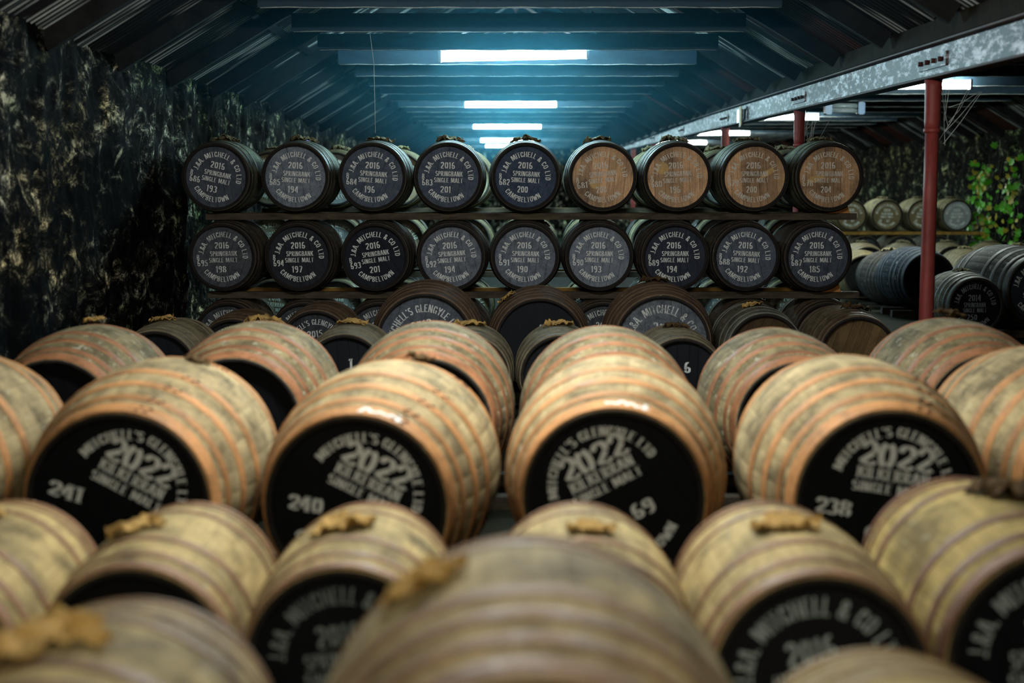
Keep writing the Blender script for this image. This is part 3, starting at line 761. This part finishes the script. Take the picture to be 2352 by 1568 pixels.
rail(-2.75, 3.0, RF+.70, 0, ZB-rr_, M['rail'], 'floor rail under the back of the bottom tier of the rack')
def wedge(x, y, z, lab, s=1.0, dirx=1):
    L_, h_, d_ = .20*s, .085*s, .13
    vs = [(-L_/2, -d_/2, 0), (L_/2, -d_/2, 0), (L_/2-.03, -d_/2, h_), (-L_/2, -d_/2, .006), (-L_/2, d_/2, 0), (L_/2, d_/2, 0), (L_/2-.03, d_/2, h_), (-L_/2, d_/2, .006)]
    fs = [(0, 1, 2, 3), (5, 4, 7, 6), (1, 5, 6, 2), (3, 2, 6, 7), (0, 4, 5, 1), (0, 3, 7, 4)]
    tag(link('wedge', mesh_of('wedge', vs, fs, M['wedge']), None, (x, y, z), (0, 0, 0 if dirx > 0 else math.pi)), lab, 'wedge')
topx = [500, 682, 858, 1030, 1207, 1384, 1555, 1731, 1902]; topd = [.016, -.001, -.008, 0, .002, .006, 0, .002, -.008]
midx = [511, 686, 862, 1037, 1207, 1377, 1551, 1715, 1880]
toptxt = [('B', '686', '193', 12), ('B', '685', '194', 3), ('B', '684', '196', 4), ('B', '683', '201', 2), ('B', '682', '200', 3),
          ('A', '681', '200', -6), ('A', '680', '196', -3), ('A', '679', '200', 0), ('A', '678', '204', 0)]
midtxt = [('B', '695', '198', -1), ('B', '694', '197', -1), ('B', '693', '201', -8), ('B', '692', '194', -4), ('B', '691', '190', 1),
          ('B', '690', '193', 1), ('B', '689', '194', 0), ('B', '688', '192', 3), ('B', '687', '185', 0)]
topdust = [.16, .55, .22, .22, .12, 0, 0, 0, 0]; topcol = [(50, 57, 70), (66, 76, 92), (44, 58, 77), (38, 52, 74), (33, 51, 76)]
middust = [.22, .05, .02, .42, .40, .52, .05, .26, .18]
midcol = [(40, 41, 46), (27, 29, 38), (20, 26, 38), (64, 71, 84), (66, 73, 87), (84, 92, 106), (33, 39, 54), (52, 62, 80), (44, 51, 66)]
toplook = ['mottled grey-black head, hard by the stone wall', 'grey head freckled with black spots', 'blue-black head, under the hanging thread', 'blue-black head, left of the lowest lamps',
           'blue-black head, in front of the lowest lamps', 'bare brown head, first brown head from the left', 'bare brown head with round pale patch', 'bare brown head with pale slanting patch', 'bare brown head, last of the tier by its wedge']
midlook = ['faded grey head, hard by the stone wall', 'black head with dark right side', 'black head with lettering sloping upward', 'pale grey dusty head', 'grey dusty head with dark drip line', 'palest grey speckled head',
           'clean black head', 'dusty grey-blue head', 'dark grey head, last of the tier by its wedge']
fx = lambda px: (px-1176)/F*opt_depth(RF+.04, 1.5)
WOODR = (98, 100, 72); HOOPR = (48, 39, 33)
rackX = []
for i in range(9):
    l, n, q, rl = toptxt[i]; brown = i >= 5
    c = cask('top tier cask stencilled %s %s, %s' % (l, n, toplook[i]), fx(topx[i]), RF+.45, ZT-.329, 'barrel', .656, R(rnd.uniform(-.5, .3)), WOODR, HOOPR,
         (186, 146, 108) if brown else topcol[i], topdust[i], brown, lambda rh, l=l, n=n, q=q: text_rack(rh, l, n, q), R(rl), (228, 230, 226) if not brown else (218, 212, 200), .35 if brown else .2,
         ('clothgrey', 1.0, 0), R(rnd.uniform(-4, 4)), True, 'casks on the top tier of the rack', boardroll=R(rnd.uniform(-6, 6)) if brown else None)
    rackX.append(fx(topx[i]))
    if i in (5, 6, 7, 8):   # paler sanded patch on the bare heads
        shp = {6: [(-.13+.055*math.cos(a*.5236), .075+.055*math.sin(a*.5236)) for a in range(12)], 7: [(.03, -.035), (.09, .05), (.16, .085), (.185, .05), (.12, .01)],
               5: [(-.07+.04*math.cos(a*.5236), -.06+.045*math.sin(a*.5236)) for a in range(12)], 8: [(-.2, -.055), (-.16, .0), (-.06, .02), (-.03, -.01), (-.12, -.05)]}[i]
        hd = [o for o in c.children if o.name.startswith('head')][0]
        link('pale_patch', mesh_of('pale_patch', [(x, 0, z) for x, z in shp], [tuple(range(len(shp)))], M['tan']), hd, (0, -.0132, 0))
    l, n, q, rl = midtxt[i]
    cask('middle tier cask stencilled %s %s, %s' % (l, n, midlook[i]), fx(midx[i]), RF+.45, ZM-.329, 'barrel', .656, R(rnd.uniform(-.5, .3)), (92, 78, 60), (46, 37, 32),
         midcol[i], middust[i], False, lambda rh, l=l, n=n, q=q: text_rack(rh, l, n, q), R(rl), (228, 230, 226), .6 if i == 0 else .2,
         ('clothdark', .6, 0), R(rnd.uniform(-30, 30)), True, 'casks on the middle tier of the rack')
nth = ['first', 'second', 'third', 'fourth', 'fifth', 'sixth', 'seventh', 'eighth', 'ninth']
botx = [520, 696, 870, 1043, 1215, 1387, 1560, 1733, 1906]
for i in range(9):
    cask('bottom tier cask under the lower rail, %s from the stone wall' % nth[i], fx(botx[i]), RF+.45, ZB-.33, 'barrel', None, 0, (104, 86, 64), (58, 46, 38),
         (38, 40, 46), .15, False, lambda rh: text_mitch(rh), R(rnd.uniform(-15, 10)), (205, 208, 204), .3, ('clothdark', .6, 0), R(rnd.uniform(-20, 20)), False, 'casks on the bottom tier of the rack')
wedge(fx(1934), RF+.20, ZT-rr_+.001, 'orange softwood wedge under the right end cask of the top tier', .95)
wedge(fx(1915), RF+.20, ZM-rr_+.001, 'orange softwood wedge under the right end cask of the middle tier', 1.05)
# second rack row behind the aisle
R2 = 16.0; x2 = [-2.62, -1.93, -1.24, -.52, .18, .90, 1.60, 2.30, 3.05]
for tier, z in enumerate((ZT, ZM, ZB)):
    for i, x in enumerate(x2):
        olive = tier < 2
        cask('olive-headed %s tier cask of the second rack, %s from the stone wall' % (('top', 'middle', 'bottom')[tier], nth[i]), x, R2, z-.33, 'barrel', None, 0, (140, 136, 96), (84, 74, 54),
             [(120, 108, 62), (120, 122, 112), (128, 104, 56)][i % 3], .25, False, lambda rh: text_glen(rh, '2018'), R(rnd.uniform(-12, 12)), (215, 220, 205), .2, ('clothgrey', 1.0, 0) if tier == 0 else None, R(rnd.uniform(-6, 6)), False,
             'casks of the second rack')
for nm, za, zb in (('upper', ZT, ZM), ('lower', ZM, ZB)):
    rail(-2.75, 3.3, R2-.25, zb+rr_, za-rr_, M['rail'], nm+' front rail of the second rack beyond the aisle')
    rail(-2.75, 3.3, R2+.25, zb+rr_, za-rr_, M['railpale'], nm+' rear rail of the second rack beyond the aisle')
rail(-2.75, 3.3, R2-.25, 0, ZB-rr_, M['rail'], 'front floor rail of the second rack'); rail(-2.75, 3.3, R2+.25, 0, ZB-rr_, M['rail'], 'rear floor rail of the second rack')

# ------------------------------------------------------------------ foreground casks
OR = (180, 128, 78); TANW = (160, 142, 104); PALE = (186, 164, 112); BRH = (140, 104, 74)
BLK = (9, 11, 16)
hsC = [1.0, .8, 1.0, .9, .9, 1.0, .8, 1.0]
# row A
floor_cask('tan hogshead with crumpled cloth, nearest on the left, head out of frame', 195, 1372, .76, 'hogshead', wood=(170, 152, 108), hoop=(118, 90, 62), cloth=('cloth', 1.15, -.02), bungroll=R(-14), group='nearest row of casks')
floor_cask('largest nearest cask, dusty tan, in the middle of the front row', 1215, 1228, .91, 'puncheon', wood=(172, 154, 112), hoop=(132, 102, 72), cloth=('cloth', .72, .0), bungroll=R(-27), headcol=BLK, group='nearest row of casks')
floor_cask('tan hogshead rising at the lower right, nearest on the right', 2122, 1487, .70, 'hogshead', wood=(170, 150, 98), hoop=(134, 106, 64), cloth=('cloth', .7, -.24), group='nearest row of casks')
# row B
B = dict(T='barrel', hoop=BRH, wood=PALE, group='second row of casks')
floor_cask('pale barrel cut by the left edge in the second row', -66, 1148, .64, cloth=('cloth', .8, .05), **B)
floor_cask('pale barrel with plain black head, below the cask numbered 241', 386, 1152, .62, cloth=('cloth', .75, -.05), bungroll=R(-16), headcol=(8, 8, 9), **B)
floor_cask('pale barrel with grey lettering, below the cask numbered 240', 824, 1152, .62, cloth=('cloth', .78, -.05), bungroll=R(-6), headcol=BLK, text=lambda rh: text_mitch(rh), roll=R(-8), ink=(120, 128, 128), **B)
floor_cask('pale barrel half hidden behind the largest nearest cask', 1340, 1152, .64, cloth=('cloth', .6, -.08), headcol=BLK, bungroll=R(2), **B)
floor_cask('pale barrel with torn cloth and white lettering, below the cask numbered 238', 1812, 1150, .66, cloth=('cloth', .8, -.02), bungroll=R(-5), headcol=(20, 20, 23), text=lambda rh: text_mitch(rh, '2016', 'HAZELBURN'), roll=R(-12), ink=(165, 176, 176), **B)
floor_cask('olive-tan barrel cut by the right edge in the second row', 2300, 1095, .71, cloth=('clothdark', 1.0, .05), headcol=BLK, text=lambda rh: text_mitch(rh), roll=R(-6), ink=(150, 160, 160), T='barrel', wood=(168, 146, 88), hoop=(112, 78, 58), group='second row of casks', bungroll=R(8))
# row C : butts of 2022
Bc = dict(ink=(228, 232, 232), wear=.15, T='butt', hoop=OR, wood=TANW, headcol=BLK, group='row of big 2022 casks', hshade=hsC)
floor_cask('big dark tan cask cut by the left edge beside the cask numbered 241', -126, 816, .88, D=5.9, fit=1, cloth=None, **Bc)
floor_cask('leftmost of the four big tan casks lettered 2022, numbered 241', 372, 820, .93, cloth=('clothdark', .42, .12), bungroll=R(16), text=lambda rh: text_butt(rh, '241', '', numtilt=R(12), numpos=(-.62, -.18)), roll=R(28), rivets=.25, yaw=R(-.5), **Bc)
floor_cask('big tan cask lettered 2022, numbered 240, behind the barrel with grey lettering', 890, 826, .925, cloth=('clothdark', .5, .26), bungroll=R(13), text=lambda rh: text_butt(rh, '240', '', numtilt=R(17)), roll=R(25), rivets=.45, yaw=R(-5.5), **Bc)
floor_cask('big tan cask lettered 2022 sloping upward, its number ending in 69', 1414, 815, .93, cloth=None, text=lambda rh: text_butt(rh, '', '69', wpos=(.25, -.27)), roll=R(-28), yaw=R(-4.8), **Bc)
floor_cask('rightmost of the four big tan casks lettered 2022, numbered 238', 1955, 814, .945, cloth=None, text=lambda rh: text_butt(rh, '238', '6', numpos=(-.61, -.13), wpos=(-.14, -.38)), roll=R(8), yaw=R(-1.0), rivets=.32, **Bc)
floor_cask('big tan cask cut by the right edge beside the cask numbered 238', 2412, 800, .93, D=6.2, fit=1, cloth=None, **Bc)
def chalk(c, a0, seed):
    r_ = random.Random(seed); k = Ink(); pts = []
    for i in range(15): pts.append((i/14*.17, .012+.03*r_.random()))
    k.stroke(pts, lambda x, y: (x, y), .010, .012)
    k.stroke([(.15, .045), (.16, .0)], lambda x, y: (x, y), .012, .012)
    T = 'butt'; vs = []
    for x, y in k.v:
        yy = .062-y; rr2 = prof(T, max(0, yy))+.0052; a = a0+x/rr2; vs.append((rr2*math.sin(a), yy, rr2*math.cos(a)))
    h = [o for o in c.children if o.name.startswith('hoop')][0]
    link('chalk_mark', mesh_of('chalk_mark', vs, k.f, M['ink']), h, (0, 0, 0), (0, 0, 0), (.8, .8, .76, .2))
for q, a0 in ((2, .02), (3, -.10)): chalk([o for o in bpy.data.objects if o.get('group') == 'row of big 2022 casks'][q], a0, q)
# row D
Bd = dict(fleck=.85, T='butt', hoop=(162, 110, 74), wood=(140, 126, 92), headcol=BLK, group='row of casks behind the 2022 casks', hshade=hsC)
floor_cask('mossy tan cask against the stone wall, behind the cask numbered 241', 205, 745, .885, cloth=('cloth', .5, .4), bungroll=R(-10), **Bd)
floor_cask('tan cask with worn black head, in the gap between the casks 241 and 240', 590, 737, .92, cloth=None, **Bd)
floor_cask('tan cask with orange hoops, behind the cask numbered 240', 990, 737, .92, cloth=None, **Bd)
floor_cask('tan cask with pale rim, behind the cask ending in 69', 1392, 748, .92, cloth=None, **Bd)
floor_cask('tan cask with orange hoops, behind and left of the cask numbered 238', 1785, 752, .87, cloth=None, **Bd)
floor_cask('large mossy tan cask at the foot of the nearest red column', 2188, 730, .92, cloth=('clothdark', .7, .4), bungroll=R(12), **Bd)
# row E : small barrels
Be = dict(T='barrel', hoop=(118, 106, 84), wood=(132, 120, 92), headcol=(20, 23, 29), group='row of small casks before the rack', D=10.2, fit=1)
floor_cask('small grey-brown barrel beside the stone wall, behind the mossy cask', 392, 734, .65, cloth=('cloth', .8, 0), bungroll=R(-10), **Be)
floor_cask('small barrel with orange cloth showing above the white-flecked cask', 600, 740, .64, cloth=('cloth', 1.1, .1), **Be)
floor_cask('small barrel with black head and a single white 1', 808, 742, .65, cloth=('cloth', .9, 0), text=lambda rh: _one('1', rh), **Be)
floor_cask('small barrel with pale cloth, in front of the cask with the blue-grey head', 1080, 746, .64, cloth=('cloth', 1.0, 0), **Be)
floor_cask('small barrel with black head and orange cloth, in front of the cask with a 10', 1284, 745, .635, cloth=('cloth', .9, 0), **Be)
floor_cask('small barrel with black head, in front of the big cask with grey-white lettering', 1550, 750, .65, cloth=('clothdark', .7, 0), text=lambda rh: _one('6', rh), **Be)

# row F : big brown casks right before the rack
Bf = dict(T='puncheon', wood=(112, 88, 64), hoop=(98, 78, 60), group='big brown casks before the rack', fit=1)
floor_cask('big brown cask with blue-grey lettered head, left of three before the rack', 984, 643, .885, D=11.4, headcol=(52, 58, 68), dust=.2, cloth=None, text=lambda rh: text_glen(rh, '2013'), roll=R(-12), **Bf)
floor_cask('big brown cask with black head and a white 10, middle of three before the rack', 1237, 656, .83, D=11.45, headcol=(20, 24, 30), cloth=('cloth', .7, -.2), bungroll=R(-38), text=lambda rh: _one('10', rh), **Bf)
floor_cask('big brown cask with worn grey-black lettered head, right of three before the rack', 1507, 647, .885, D=11.4, headcol=(44, 48, 54), dust=.35, cloth=('clothdark', 1.0, .1), text=lambda rh: text_mitch(rh), roll=R(10), wear=.7, **Bf)
Bg = dict(T='barrel', hoop=(92, 74, 56), group='small brown casks before the rack', fit=1)
floor_cask('small brown cask with black head lettered 2015, left of the big brown casks', 742, 693, .64, D=11.75, wood=(110, 86, 62), headcol=(24, 27, 33), dust=.1, cloth=None, text=lambda rh: text_glen(rh, '2015'), roll=R(-6), **Bg)
floor_cask('small brown cask in front of the bottom tier, next to the stone wall', 558, 712, .62, D=11.6, wood=(112, 88, 62), headcol=(28, 28, 30), cloth=None, text=lambda rh: text_mitch(rh), roll=R(-8), **Bg)
floor_cask('small grey-green cask with shiny hoops, right of the big brown casks', 1735, 698, .66, D=11.5, wood=(104, 98, 80), hoop=(120, 124, 112), T='barrel', group='small brown casks before the rack', fit=1, headcol=(70, 54, 38), cloth=('cloth', .7, -.1), bungroll=R(-8))
floor_cask('weathered cask with a loose orange hoop, left of the nearest red column', 1940, 704, .67, D=11.4, wood=(112, 98, 74), headcol=(96, 76, 46), bare=True, cloth=('clothdark', .9, -.1), bungroll=R(10), **Bg)

# rails on the floor under the rows of casks
def row_rails(lab, sel, mat=None):
    xs = [r[0] for r in sel]; D = sum(r[1] for r in sel)/len(sel)
    for q, s in (('front', -1), ('rear', 1)):
        off = .22 if sel[0][4] == 'barrel' else .3
        z = min(r[2]+ (r[3]/2)*(1-prof(r[4], TYPES[r[4]]['L']/2+off)/TYPES[r[4]]['Rb']) for r in sel)
        rail(min(xs)-.3, max(xs)+.3, D+s*off, 0, z, M['rail'], '%s floor rail under the %s' % (q, lab))
for k, q in enumerate(('lettered 2015', 'next to the stone wall', 'with shiny hoops', 'with a loose orange hoop')): row_rails('small brown cask '+q, rows[30+k:31+k])
i = 0
for lab, n in (('nearest row of casks', 3), ('second row of casks', 6), ('row of big 2022 casks', 6), ('row behind the 2022 casks', 6), ('row of small casks before the rack', 6), ('big brown casks before the rack', 3)):
    row_rails(lab, rows[i:i+n]); i += n

# ------------------------------------------------------------------ far bay: casks, rack, ivy
def far(label, px, ytop, D, d, T, **kw):
    base = H-d-D*math.tan(PITCH+math.atan((ytop-784)/F)); X = (px-1176)/F*opt_depth(D, base+d/2)
    base = min(max(base, .03), .10); zr = base+.025
    for q in (-.25, .25): rail(X-.36, X+.36, D+q, 0, zr*.7, M['rail'], ('front' if q < 0 else 'rear')+' floor rail of the '+' '.join(label.replace(',', '').split()[:11]), .1)
    return cask(label, X, D, base, T, d, **kw)
Bx = dict(group='dark casks on the floor of the far bay')
far('big dark cask cut by the right edge with white lettering, in the far bay', 2312, 556, 16.4, .95, 'butt', wood=(48, 42, 34), hoop=(52, 45, 38), headcol=(40, 48, 58), cloth=None, text=lambda rh: text_mitch(rh, '2014', 'SPRINGBANK', '252'), yaw=R(10), **Bx)
far('dark cask with black head numbered 250, right of the nearest red column', 2208, 592, 15.5, .70, 'hogshead', wood=(76, 68, 50), hoop=(62, 54, 44), headcol=(14, 14, 16), cloth=('clothgrey', .8, 0), text=lambda rh: text_mitch(rh, '2014', 'SPRINGBANK', '250'), ink=(120, 126, 128), yaw=R(4), **Bx)
far('blue-black cask showing behind the nearest red column', 2100, 566, 19.0, .82, 'hogshead', wood=(26, 33, 46), hoop=(34, 42, 55), headcol=(14, 14, 16), cloth=None, yaw=R(7), **Bx)
far('brown cask with black head, left of the blue-black cask', 2042, 578, 20.3, .78, 'hogshead', wood=(60, 52, 46), hoop=(50, 44, 40), headcol=(12, 12, 14), cloth=('clothgrey', .9, 0), yaw=R(5), **Bx)
far('light tan cask with black head, just right of the rack end', 1978, 582, 21.4, .74, 'hogshead', wood=(150, 130, 88), hoop=(120, 104, 72), headcol=(8, 8, 9), cloth=None, yaw=R(-6), **Bx)
far('tan cask with dusty cloth, behind the light tan cask', 1978, 556, 23.3, .74, 'hogshead', wood=(160, 140, 98), hoop=(130, 112, 80), headcol=(20, 20, 20), cloth=('clothgrey', .8, 0), **Bx)
for i, (px, yt, D) in enumerate(((2072, 556, 24.2), (2172, 555, 24.2), (2272, 555, 24.2), (2214, 570, 22.2), (2334, 563, 22.0))):
    far('dusty tan cask in the far bay, ' + ['just left of the nearest red column', 'first right of the nearest red column', 'second right of the column, below the ivy', 'behind the cask numbered 250', 'behind the big dark cask'][i],
        px, yt, D, .72, 'hogshead', wood=(128, 116, 84), hoop=(108, 96, 70), headcol=(34, 30, 24), cloth=('clothgrey', .9, 0), single=False, boards=False, group='dusty casks in the far bay')
SX = [1872, 1967, 2049, 2131, 2210]; 
lk = ['half hidden by the rack end', 'just right of the rack', 'second right of the rack', 'half hidden by the red column', 'with pale grey head, last before the ivy']
for i, px in enumerate(SX):
    P = at(px-12, 494, 26.5)
    cask('small lettered cask on the yellow rail, '+lk[i], P.x, P.y+.4, P.z-.32, 'barrel', .635, R(0), (120, 112, 78), (92, 84, 60), (120, 100, 50) if i < 4 else (150, 155, 152), .15, False, lambda rh: text_glen(rh, '2020'), R(rnd.uniform(-5, 5)),
         (225, 228, 215), .1, ('clothgrey', .8, 0), 0, False, 'small casks on the yellow rail')
Q = at(1990, 494, 26.5)
for yy, nm in ((26.5, 'front'), (27.1, 'rear')):
    rail(4.2, 8.75, yy, Q.z-.36, Q.z-.305, M['railpale'], nm+' yellow timber rail carrying the small lettered casks by the ivy', .14)
for i in range(5):
    x = 5.2+.68*i
    cask('cask under the yellow rail in the far bay, %s from the aisle' % nth[i], x, 26.9, Q.z-.355-.66-.01+.012, 'barrel', None, 0, (110, 100, 72), (88, 80, 60), (30, 28, 24), .1, False, None, 0, (200, 200, 200), .3, None, 0, False, 'casks under the yellow rail', boards=False)
for yy, nm in ((26.65, 'front'), (27.15, 'rear')):
    rail(4.8, 8.9, yy, 0, Q.z-1.025, M['rail'], nm+' floor rail below the casks under the yellow rail', .14)

# ivy on the right-hand wall
ivy = tag(empty('ivy', (8.9, 25.2, 0)), 'green ivy climbing the dark stone wall behind the red column', 'plant')
def leaf_mesh(mat):
    o = [(0, -.5), (.22, -.42), (.48, -.3), (.36, -.05), (.5, .2), (.22, .18), (0, .55), (-.22, .18), (-.5, .2), (-.36, -.05), (-.48, -.3), (-.22, -.42)]
    vs = [(0, 0.05, 0)]+[(x, 0, z) for x, z in o]; fs = [(0, 1+(k+1) % 12, 1+k) for k in range(12)]
    return mesh_of('leaf', vs, fs, M[mat])
lm = [leaf_mesh('leaf'), leaf_mesh('leaf'), leaf_mesh('leafy')]
rv = random.Random(11); strands = []
for k in range(9):
    y = rv.uniform(23.3, 27.2); z = .3; pts = []
    x = 8.94
    while z < rv.uniform(1.9, 2.7):
        pts.append((x-8.9-.05, y-25.2, z)); z += .12; y += rv.uniform(-.09, .09)
    strands.append(pts)
    link('vine', tube_mesh('vine', pts, .012, M['stem'], 6, .005), ivy)
n = 0
while n < 280:
    p = rv.choice(strands); q = rv.choice(p)
    yy = q[1]+rv.gauss(0, .22); zz = q[2]+rv.gauss(0, .12)
    if zz > 2.65 or rv.random() > (.35 + .65*max(0, 1-abs(zz-1.45)/1.0)): continue
    s = rv.uniform(.07, .15)
    o = link('leaf', rv.choice(lm), ivy, (q[0]-rv.uniform(.02, .16), yy, zz), (rv.uniform(-.6, .6), rv.uniform(-.7, .7), math.pi/2*-1+rv.uniform(-.2, 1.5))); o.scale = (s, s, s); n += 1

# ------------------------------------------------------------------ small things
P = at(633, 338, 21.0)
tag(link('notice', box_mesh('notice', -.012, .012, -.14, .14, -.13, .12, M['lilac']), None, (-2.99, P.y, P.z)), 'small lilac notice on the stone wall behind the first top tier casks', 'notice')
P = at(1702, 268, 18.6)
jb = tag(empty('junction_box', (BX-.03, P.y, P.z)), 'grey junction box with yellow card on the white girder', 'box')
link('case', box_mesh('case', -.045, .0, -.1, .1, -.08, .1, M['greyplastic'], .006), jb)
link('card', box_mesh('card', -.06, -.046, -.30, -.16, -.14, .12, M['tan']), jb)
link('cable', tube_mesh('cable', [(-.05, -.1, -.05), (-.06, -.25, -.16), (-.05, -.4, -.1), (-.03, -.6, .1)], .006, M['dark'], 6), jb)
def strand(name, pts, r, label, cat='cobweb', group=None):
    return tag(link(name, tube_mesh(name, pts, r, M['web'], 5)), label, cat, group)
a = at(850, 78, 13.0); b = at(862, 305, 13.0)
strand('hanging_thread', [tuple(a), tuple(a.lerp(b, .3)+Vector((.02, 0, 0))), tuple(a.lerp(b, .7)+Vector((.01, 0, 0))), tuple(b)], .0028, 'long cobweb thread hanging from a tie beam to the third top tier cask', 'cobweb')
tz = TIE+.01
k = tag(empty('cobweb', (.0, 14.6, tz)), 'forked cobweb strand hanging above the largest lamp', 'cobweb')
p0 = at(1152, 121, 14.7)-Vector((0, 14.6, tz)); 
for q in ((1128, 82), (1160, 76)):
    p1 = at(q[0], q[1], 14.7)-Vector((0, 14.6, tz)); p2 = at(1151, 108, 14.7)-Vector((0, 14.6, tz))
    link('thread', tube_mesh('thread', [tuple(p0), tuple(p2), tuple(p1)], .003, M['web'], 5), k)
def web(x, y, z, w_, h_, seed, label):
    r_ = random.Random(seed); o = tag(empty('cobweb', (x, y, z)), label, 'cobweb', 'cobwebs on the columns')
    for i in range(9):
        x0 = r_.uniform(0, w_); z0 = -x0/w_*h_*.15
        x1 = r_.uniform(0, w_*.25); z1 = -h_*r_.uniform(.3, 1)
        m_ = ((x0+x1)/2+r_.uniform(-.03, .01), r_.uniform(-.02, .02), (z0+z1)/2-.03)
        link('thread', tube_mesh('thread', [(x0, 0, z0), m_, (x1, 0, z1)], .0018, M['web'], 4), o)
web(BX+.06, 10.3, gz(10.3)-.01, .3, .5, 3, 'cobweb strung from the girder to the nearest red column')
web(BX+.06, 15.05, gz(15)-.01, .3, .45, 4, 'cobweb strung from the girder to the second red column')
